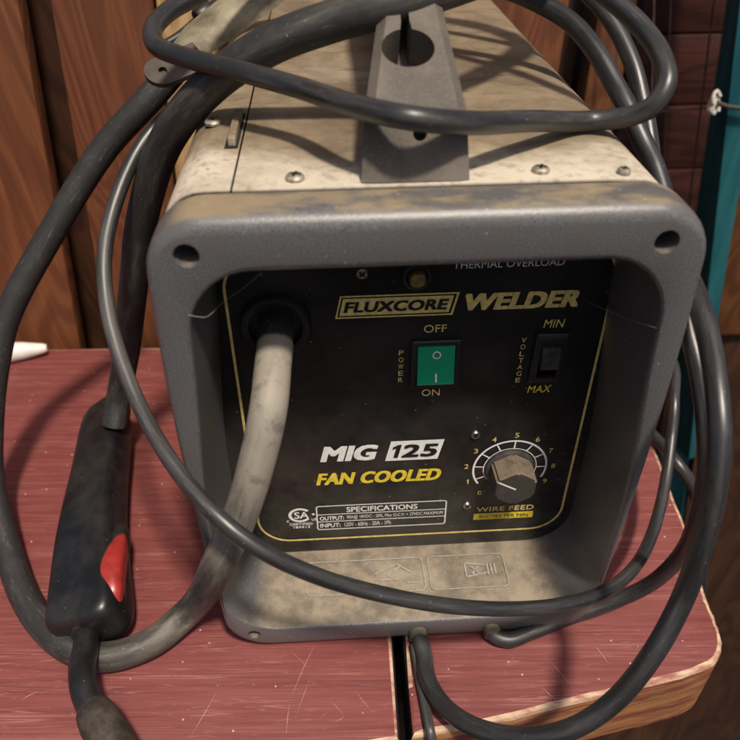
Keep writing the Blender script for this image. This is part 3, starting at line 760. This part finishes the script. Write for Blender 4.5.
# trigger on the right flank, in a raised moulded housing
bm = bmesh.new()
gsp = [((119, 528), .030, .0060), ((118, 536), .0335, .0085), ((115, 548), .0330, .0098), ((111, 566), .0320, .0102), ((110, 584), .0310, .0100), ((113, 599), .0300, .0092), ((116, 609), .0280, .0070), ((115, 617), .026, .0050)]
gp = [at_z(p[0], p[1], z) for p, z, r in gsp]; F = frames(gp)
loft(bm, [section(c, f[1], f[2], r * 1.1, r, 2.6, 16) for c, f, (p, z, r) in zip(gp, F, gsp)])
gd = obj('trigger_housing', bm, M['gun'], torch, angle=60); s3 = gd.modifiers.new('s', 'SUBSURF'); s3.levels = 1; s3.render_levels = 2
bm = bmesh.new()
tsp = [((122.5, 535), .0385, .0022), ((121, 541), .0400, .0045), ((116.5, 554), .0405, .0072), ((112, 570), .0400, .0088), ((111.5, 586), .0390, .0084), ((114.5, 599), .0370, .0062), ((119, 605), .0345, .0018)]
tp = [at_z(p[0], p[1], z) for p, z, r in tsp]; F = frames(tp)
loft(bm, [section(c, f[1], f[2], r * 1.15, r, 2.6, 16) for c, f, (p, z, r) in zip(tp, F, tsp)])
tr = obj('trigger', bm, M['red'], torch, angle=60); s2 = tr.modifiers.new('s', 'SUBSURF'); s2.levels = 1; s2.render_levels = 2
bm = bmesh.new(); npts = [at_z(87, 628, .024), at_z(86, 645, .026), at_z(82, 668, .030), at_z(84, 690, .032), at_z(92, 710, .031)]
tube(bm, npts, .0076, 20, 10); obj('neck', bm, M['gun'], torch)
bm = bmesh.new(); lathe(bm, at_z(87.2, 632, .0242), at_z(86, 645, .026) - at_z(87, 628, .024), [(.0098, -.002), (.0098, .001), (.0085, .0025), (.0076, .0025)], 24); obj('collar', bm, M['gun'], torch)
bm = bmesh.new(); a = at_z(91, 707, .0312); ax = (at_z(112, 742, .028) - a).normalized()
lathe(bm, a, ax, [(.0078, -.001), (.0092, .001), (.0102, .004), (.0108, .008), (.0112, .010), (.0114, .022), (.0108, .040), (.0095, .050), (.0080, .050), (.0078, .042), (.0001, .042)], 28); obj('nozzle', bm, M['nozzle'], torch)

# ground cable: out of the bottom lip, big loop at the right, up behind the bezel
gc = [Vector((.0055, .013, .0085)), Vector((.0055, .004, .0083)), at_z(424, 655, .0066), at_z(428, 680, .009), at_z(445, 707, .012), at_z(475, 727, .020), at_d(520, 737, .392), at_d(568, 730, .380), at_d(612, 703, .370), at_d(652, 655, .358), at_d(682, 600, .352),
      at_d(702, 545, .338), at_d(715, 490, .326), at_d(720, 440, .322), at_d(717, 390, .327), at_d(709, 340, .340), at_d(697, 298, .356), at_d(684, 265, .372), at_d(670, 220, .385), at_d(655, 168, .388),
      at_d(642, 140, .388), at_d(626, 105, .392), at_d(615, 85, .396), at_d(596, 52, .402), at_d(569, 21, .412), at_d(523, -4, .425), at_d(460, -24, .44), at_d(380, -60, .46)]
ground = cable('ground_cable', gc, .0054, 'cable', None, [.3, .3, .25] + [.05] * 25)
tag(ground, 'thick dark grey ground cable bulging out in one big loop right of the welder', 'cable', 'cables around the welder')
# the two cord ends leaving the lip wear strain reliefs
bm = bmesh.new(); lathe(bm, (.0055, .006, .0084), (0, -1, -.05), [(.0064, 0), (.0064, .006), (.0058, .010)], 20); obj('strain_relief', bm, M['relief'], ground)
pc = [Vector((.0535, .013, .0085)), Vector((.0535, .004, .0082)), Vector((.0537, -.0030, .0075)), at_z(508, 640, .0058), at_z(532, 632, .0056), at_z(570, 617, .006), at_d(610, 603, .475), at_d(650, 584, .462), at_d(680, 556, .435), at_d(697, 518, .40), at_d(706, 470, .38),
      at_d(705, 420, .37), at_d(698, 370, .368), at_d(686, 322, .374), at_d(672, 270, .385), at_d(660, 215, .40), at_d(653, 165, .405), at_d(647, 122, .408), at_d(642, 100, .41), at_d(634, 68, .412), at_d(615, 27, .418), at_d(592, -2, .425), at_d(540, -40, .44), at_d(420, -90, .47)]
power = cable('power_cord', pc, .0049, 'cord', None, [.4, .4, .3] + [.05] * 21)
tag(power, 'black power cord leaving the right lip hole and running up behind the thicker loop', 'cord', 'cables around the welder')
bm = bmesh.new(); lathe(bm, (.0535, .005, .0084), (0, -1, -.12), [(.0058, 0), (.0058, .007), (.0053, .010)], 20); obj('strain_relief', bm, M['relief'], power)
# long slack loop hanging across the front
lc = [at_d(205, 88, .42), at_d(165, 118, .41), at_d(140, 148, .405), at_d(118, 195, .40), at_d(105, 250, .392), at_d(107, 305, .385), at_d(121, 360, .378), at_d(144, 415, .368), at_d(175, 467, .352), at_d(215, 514, .338), at_d(260, 549, .338), at_d(320, 577, .35), at_d(390, 596, .365), at_d(450, 606, .378),
      at_d(510, 609, .392), at_d(560, 605, .408), at_d(600, 594, .425), at_d(632, 570, .455), at_d(651, 537, .49), at_d(664, 490, .52), at_d(671, 440, .535), at_d(674, 400, .54), at_d(668, 355, .57), Vector((.165, .30, .075)), Vector((.150, .40, .060)), Vector((.105, .470, .060)), Vector((.060, .455, .070)), Vector((.055, .430, .070))]
slack = cable('slack_cord', lc, .0041, 'cord', None, [.0, .0, .05, .1, .2, .3, .35, .3, .2] + [.06] * 17)
tag(slack, 'thin worn black cord sagging in a long loop across the front of the welder', 'cord', 'cables around the welder')
# hank of cord over the top
oc = [at_d(330, -70, .44), at_d(255, -38, .42), at_d(200, -6, .395), at_d(168, 12, .378), at_d(153, 29, .368), at_d(156, 45, .360), at_d(180, 56, .352), at_d(235, 70, .34), at_d(300, 88, .325), at_d(355, 106, .298), at_d(410, 118, .285), at_d(470, 123, .298), at_d(530, 121, .325), at_d(588, 121, .352), at_d(631, 116, .345),
      at_d(654, 105, .338), at_d(666, 84, .336), at_d(662, 58, .34), at_d(642, 28, .35), at_d(607, -4, .362), at_d(560, -35, .38), at_d(470, -75, .41)]
hank = cable('coiled_cord', oc, .0049, 'cord', None, [.0] * 8 + [.1] * 8 + [.05] * 6)
tag(hank, 'grey rubber cord looped flat over the welder top, crossing its carry handle', 'cord', 'cables around the welder')
# tail going over the right edge of the bench, and the one over the front edge
tl = [Vector((.030, .430, .050)), Vector((.034, .455, .048)), Vector((.085, .480, .035)), Vector((.150, .410, .020)), Vector((.172, .320, .0075)), at_z(628, 412, .0052), at_z(645, 428, .0052), at_z(658, 441, .0052), at_z(676, 462, .0052), at_d(690, 482, .590), at_d(699, 508, .60), at_d(702, 545, .63), at_d(700, 600, .70), at_d(690, 660, .80)]
tag(cable('cord_tail', tl, .0050, 'cord'), 'short stretch of black cord slipping over the right edge of the bench behind the loops', 'cord', 'cables around the welder')
t2 = [at_z(414, 646, .0032), at_z(417, 662, .0032), at_z(421, 685, .0032), at_z(426, 710, .0032), at_z(430, 731, .0034), Vector((.0068, -.0650, -.002)), Vector((.007, -.0675, -.020)), Vector((.0075, -.067, -.06)), Vector((.009, -.064, -.12))]
tag(cable('thin_grey_wire', t2, .0030, 'cable', None, [.3] * 9), 'thin grey wire beside the bench gap dropping over the front edge', 'wire', 'cables around the welder')

# ------------------------------------------------------------------ ground clamp lying behind the coil at the left
clamp = empty('ground_clamp', at_d(230, 20, .47), 'dusty metal ground clamp lying under the coiled cords at the left of the case', 'clamp')
A = at_d(178, 62, .455); B = at_d(318, -40, .47); ax = (B - A).normalized()
u = ax.cross(Vector((0, 0, 1))).normalized(); v = u.cross(ax).normalized()
if v.z < 0: v = -v
bm = bmesh.new(); Ln = (B - A).length
def chan(t, wd, hh, th=.0025):
    c = A + ax * Ln * t; o = []
    for i in range(13):
        a = math.pi * i / 12; o.append(c + u * wd * math.cos(a) + v * hh * math.sin(a))
    for i in range(12, -1, -1):
        a = math.pi * i / 12; o.append(c + u * (wd - th) * math.cos(a) + v * (hh - th) * math.sin(a))
    return o
loft(bm, [chan(0, .010, .006), chan(.04, .015, .009), chan(.15, .019, .013), chan(.5, .021, .015), chan(1, .019, .014)])
obj('upper_jaw', bm, M['clamp'], clamp)
bm = bmesh.new(); c0 = at_d(163, 72, .418); nrm = (CAM - c0).normalized() * .55 + Vector((0, 0, .8)); nrm.normalize()
e1 = (at_d(210, 55, .43) - c0); e1 = (e1 - nrm * e1.dot(nrm)).normalized(); e2 = nrm.cross(e1)
outl = [c0 + (e1 * math.cos(a) + e2 * math.sin(a)) * .0105 for a in [math.radians(90 + 180 * i / 14) for i in range(15)]] + [c0 + e1 * .026 - e2 * .0105, c0 + e1 * .026 + e2 * .0105]
hole = [c0 + (e1 * math.cos(a) + e2 * math.sin(a)) * .0024 for a in [math.radians(90 + 360 * i / 17) for i in range(17)]]
def off(r, h): return [p + nrm * h for p in r]
loft(bm, [off(outl, -.0015), off(outl, .0015), off(hole, .0015), off(hole, -.0015)], closed=True)
obj('jaw_tongue', bm, M['clamp_dark'], clamp, angle=30)
bm = bmesh.new(); tube(bm, [at_d(160, 48, .47), at_d(180, 36, .475), at_d(200, 19, .48), at_d(222, 2, .485), at_d(250, -20, .49)], .0032, 12)
lathe(bm, at_d(204, 14, .478), (at_d(222, 2, .485) - at_d(200, 19, .48)).normalized(), [(.0055, -.006), (.0065, -.004), (.0065, .005), (.005, .007)], 16)
obj('spring_rod', bm, M['black'], clamp)

# ------------------------------------------------------------------ small things
bm = bmesh.new(); a = at_z(47, 348, .0085); b = at_z(-30, 357, .0105)
lathe(bm, b, (a - b), [(.0105, 0), (.0105, (a - b).length * .45), (.0085, (a - b).length * .7), (.0050, (a - b).length * .95), (.0035, (a - b).length), (.0001, (a - b).length)], 20)
tag(obj('plastic_nozzle', bm, M['white_plastic'], None), 'off-white tapered plastic nozzle lying at the back left of the bench', 'nozzle')
for pts, lb in (([at_y(188, 315, -.0006), at_y(200, 317, -.0009), at_y(206, 317, .0), at_y(222, 303, .02), at_y(246, 286, .045), at_y(262, 272, .05)], 'fine pale cobweb thread across the upper left corner of the welder recess'),
                ([at_y(656, 328, .0), at_y(620, 316, .03), at_y(590, 303, .0565)], 'fine pale cobweb thread across the right side of the welder recess')):
    bm = bmesh.new(); tube(bm, pts, .00012, 6, 6); tag(obj('cobweb', bm, M['web'], None), lb, 'cobweb', 'cobwebs in the welder recess')

# ------------------------------------------------------------------ walls behind
def board(name, quad, y, th, mat, label, cat='board', group='boards behind the bench', bev=.002):
    """quad: outline (x, z) in the plane y, th metres thick"""
    bm = bmesh.new(); prism(bm, quad, 1, y, y + th, bev)
    return tag(obj(name, bm, M[mat], None, angle=30), label, cat, group)
Z0, Z1 = -1.6, .62
def lean(xa, za, xb, zb, z): return xa + (xb - xa) * (z - za) / (zb - za)
YW = .372
def bx(pa, pb, y, z):           # x at height z of the slanted edge seen between two pixels
    a, b = at_y(*pa, y), at_y(*pb, y); return lean(a.x, a.z, b.x, b.z, z)
r1 = lambda z: bx((18, 0), (80, 345), YW, z)
board('wall_board', [(r1(Z0) - .28, Z0), (r1(Z0), Z0), (r1(Z1), Z1), (r1(Z1) - .28, Z1)], YW, .020, 'board_a', 'brown knotty wall board at the far left, its edge leaning')
l2 = lambda z: bx((50, 0), (92, 243), YW + .006, z); r2 = lambda z: bx((149, 0), (162, 110), YW + .006, z)
board('wall_board', [(l2(Z0), Z0), (r2(Z0), Z0), (r2(Z1), Z1), (l2(Z1), Z1)], YW + .006, .020, 'board_b', 'brown wall board with curved grain rings between the dark gap and the welder')
board('wall_batten', [(r2(Z0) + .002, Z0), (r2(Z0) + .047, Z0), (r2(Z1) + .047, Z1), (r2(Z1) + .002, Z1)], YW + .022, .020, 'board_tan', 'pale tan batten showing behind the ground clamp', 'batten')
board('wall_board', [(-.50, Z0), (.02, Z0), (.02, Z1), (-.50, Z1)], YW + .060, .020, 'board_dark', 'very dark board seen through the gap between the two brown wall boards')
YR = .47
rc = lambda z: bx((563.5, 20), (563.5, 60), YR, z)
xq = at_y(563.5, 40, YR).x
board('wall_board', [(.022, Z0), (xq, Z0), (xq, Z1), (.022, Z1)], YR, .02, 'board_b', 'reddish brown board behind the right rear edge of the welder case')
xa = at_y(592, 60, YR + .05).x; xb = at_y(626, 60, YR + .05).x
board('wall_board', [(xq + .002, Z0), (xa, Z0), (xa - .005, Z1), (xq + .002, Z1)], YR + .09, .02, 'board_dark', 'dark board in the gap behind the right hand cords')
board('wall_post', [(xa + .012, Z0), (xb + .01, Z0), (xb - .002, Z1), (xa - .004, Z1)], YR + .05, .03, 'board_orange', 'narrow orange brown post glimpsed between the right hand cords', 'post')
# slatted maroon panel: horizontal boards, each with its shadow gap
slat = empty('slatted_panel', (.38, YR + .1, Z0), 'dark maroon slatted panel behind the wire netting', 'panel')
xs0 = at_y(628, 80, YR + .085).x
bm = bmesh.new(); box(bm, (xs0, YR + .108, Z0), (.95, YR + .12, .64)); obj('backing', bm, M['core'], slat, smooth=False)
z = Z0
while z < Z1:
    bm = bmesh.new(); box(bm, (xs0, YR + .085, z), (.95, YR + .105, z + .0748), .0025); obj('slat', bm, M['maroon'], slat); z += .0765
# netting: upright and level wires
net = empty('wire_netting', (.3, YR + .03, Z0), 'rusty wire netting stretched in front of the maroon slatted panel', 'netting')
yn = YR + .03
bm = bmesh.new()
for p, q in (((654, 0), (650, 170)), ((671, 0), (664, 170)), ((714, 0), (697, 140)), ((622, 0), (612, 110))):
    a, b = at_y(*p, yn), at_y(*q, yn); d = (a - b); tube(bm, [b - d * 4, b, a, a + d * 1.2], .0011, 8, 4)
a, b = at_y(640, 113, yn), at_y(716, 107, yn); d = b - a
tube(bm, [a - d * 1.2, a, b, b + d * .3], .0012, 8, 4)
obj('wires', bm, M['wire'], net)
# teal post, turned a little so that two faces show
YT = .44
def tl_(z): return bx((718, 60), (697, 204), YT + .05, z)
def tm_(z): return bx((731, 83), (710, 272), YT, z)
def tr_(z): return bx((739, 204), (716, 340), YT, z)
bm = bmesh.new()
loft(bm, [[Vector((tl_(zz), YT + .050, zz)), Vector((tm_(zz), YT, zz)), Vector((tr_(zz), YT + .004, zz)), Vector((tr_(zz) + .01, YT + .055, zz))] for zz in (-1.6, -.3, 0, .3, .62)])
bmesh.ops.bevel(bm, geom=[e for e in bm.edges if abs((e.verts[0].co - e.verts[1].co).normalized().z) > .8], offset=.002, segments=2, affect='EDGES')
tag(obj('teal_post', bm, M['teal'], None, angle=30), 'leaning teal painted post at the right behind the welder', 'post')
# twine knotted to the netting in front of the post
kp = at_y(714, 103, YT - .006)
tw = empty('knotted_twine', kp, 'pale twine knot with a grey cord tail in front of the teal post', 'twine')
bm = bmesh.new()
for i in range(5):
    a0 = random.uniform(0, 6.28); c = kp + Vector((random.uniform(-.002, .002), random.uniform(-.002, .001), random.uniform(-.004, .005)))
    tube(bm, [c + Vector((math.cos(a0 + t) * .0042, math.sin(a0 + t * 1.3) * .003, math.sin(a0 + t) * .0062)) for t in (0, 1.2, 2.4, 3.6, 4.8, 6)], .0017, 8, 5)
obj('knot', bm, M['rope'], tw)
bm = bmesh.new(); tube(bm, [kp + Vector((.002, -.001, .001)), at_y(726, 106, YT - .007), at_y(742, 108, YT - .006), at_y(780, 106, YT - .004)], .0022, 10, 6); obj('cord_end', bm, M['clamp_dark'], tw)
# orange boards right of the post
xo = at_y(716, 340, YR + .02).x
board('wall_board', [(xo - .05, -.14), (.95, -.14), (.95, Z1), (xo + .06, Z1)], YR + .045, .02, 'board_orange', 'orange brown board to the right of the teal post')
board('wall_board', [(.24, Z0), (.95, Z0), (.95, -.1415), (.24, -.1415)], YR + .055, .02, 'board_dark', 'dark brown low board below the orange one, right of the bench corner')  # bench shade on the low wall put into a separate dark board
# ground far below the bench
bm = bmesh.new(); bm.faces.new([bm.verts.new(Vector(p)) for p in ((-3, -3, -1.6), (3, -3, -1.6), (3, 3, -1.6), (-3, 3, -1.6))])
tag(obj('ground', bm, plain('dark_dirt', (.025, .02, .015), .9, nscale=12, var=.4, bump=.3), None, smooth=False), kind='structure')
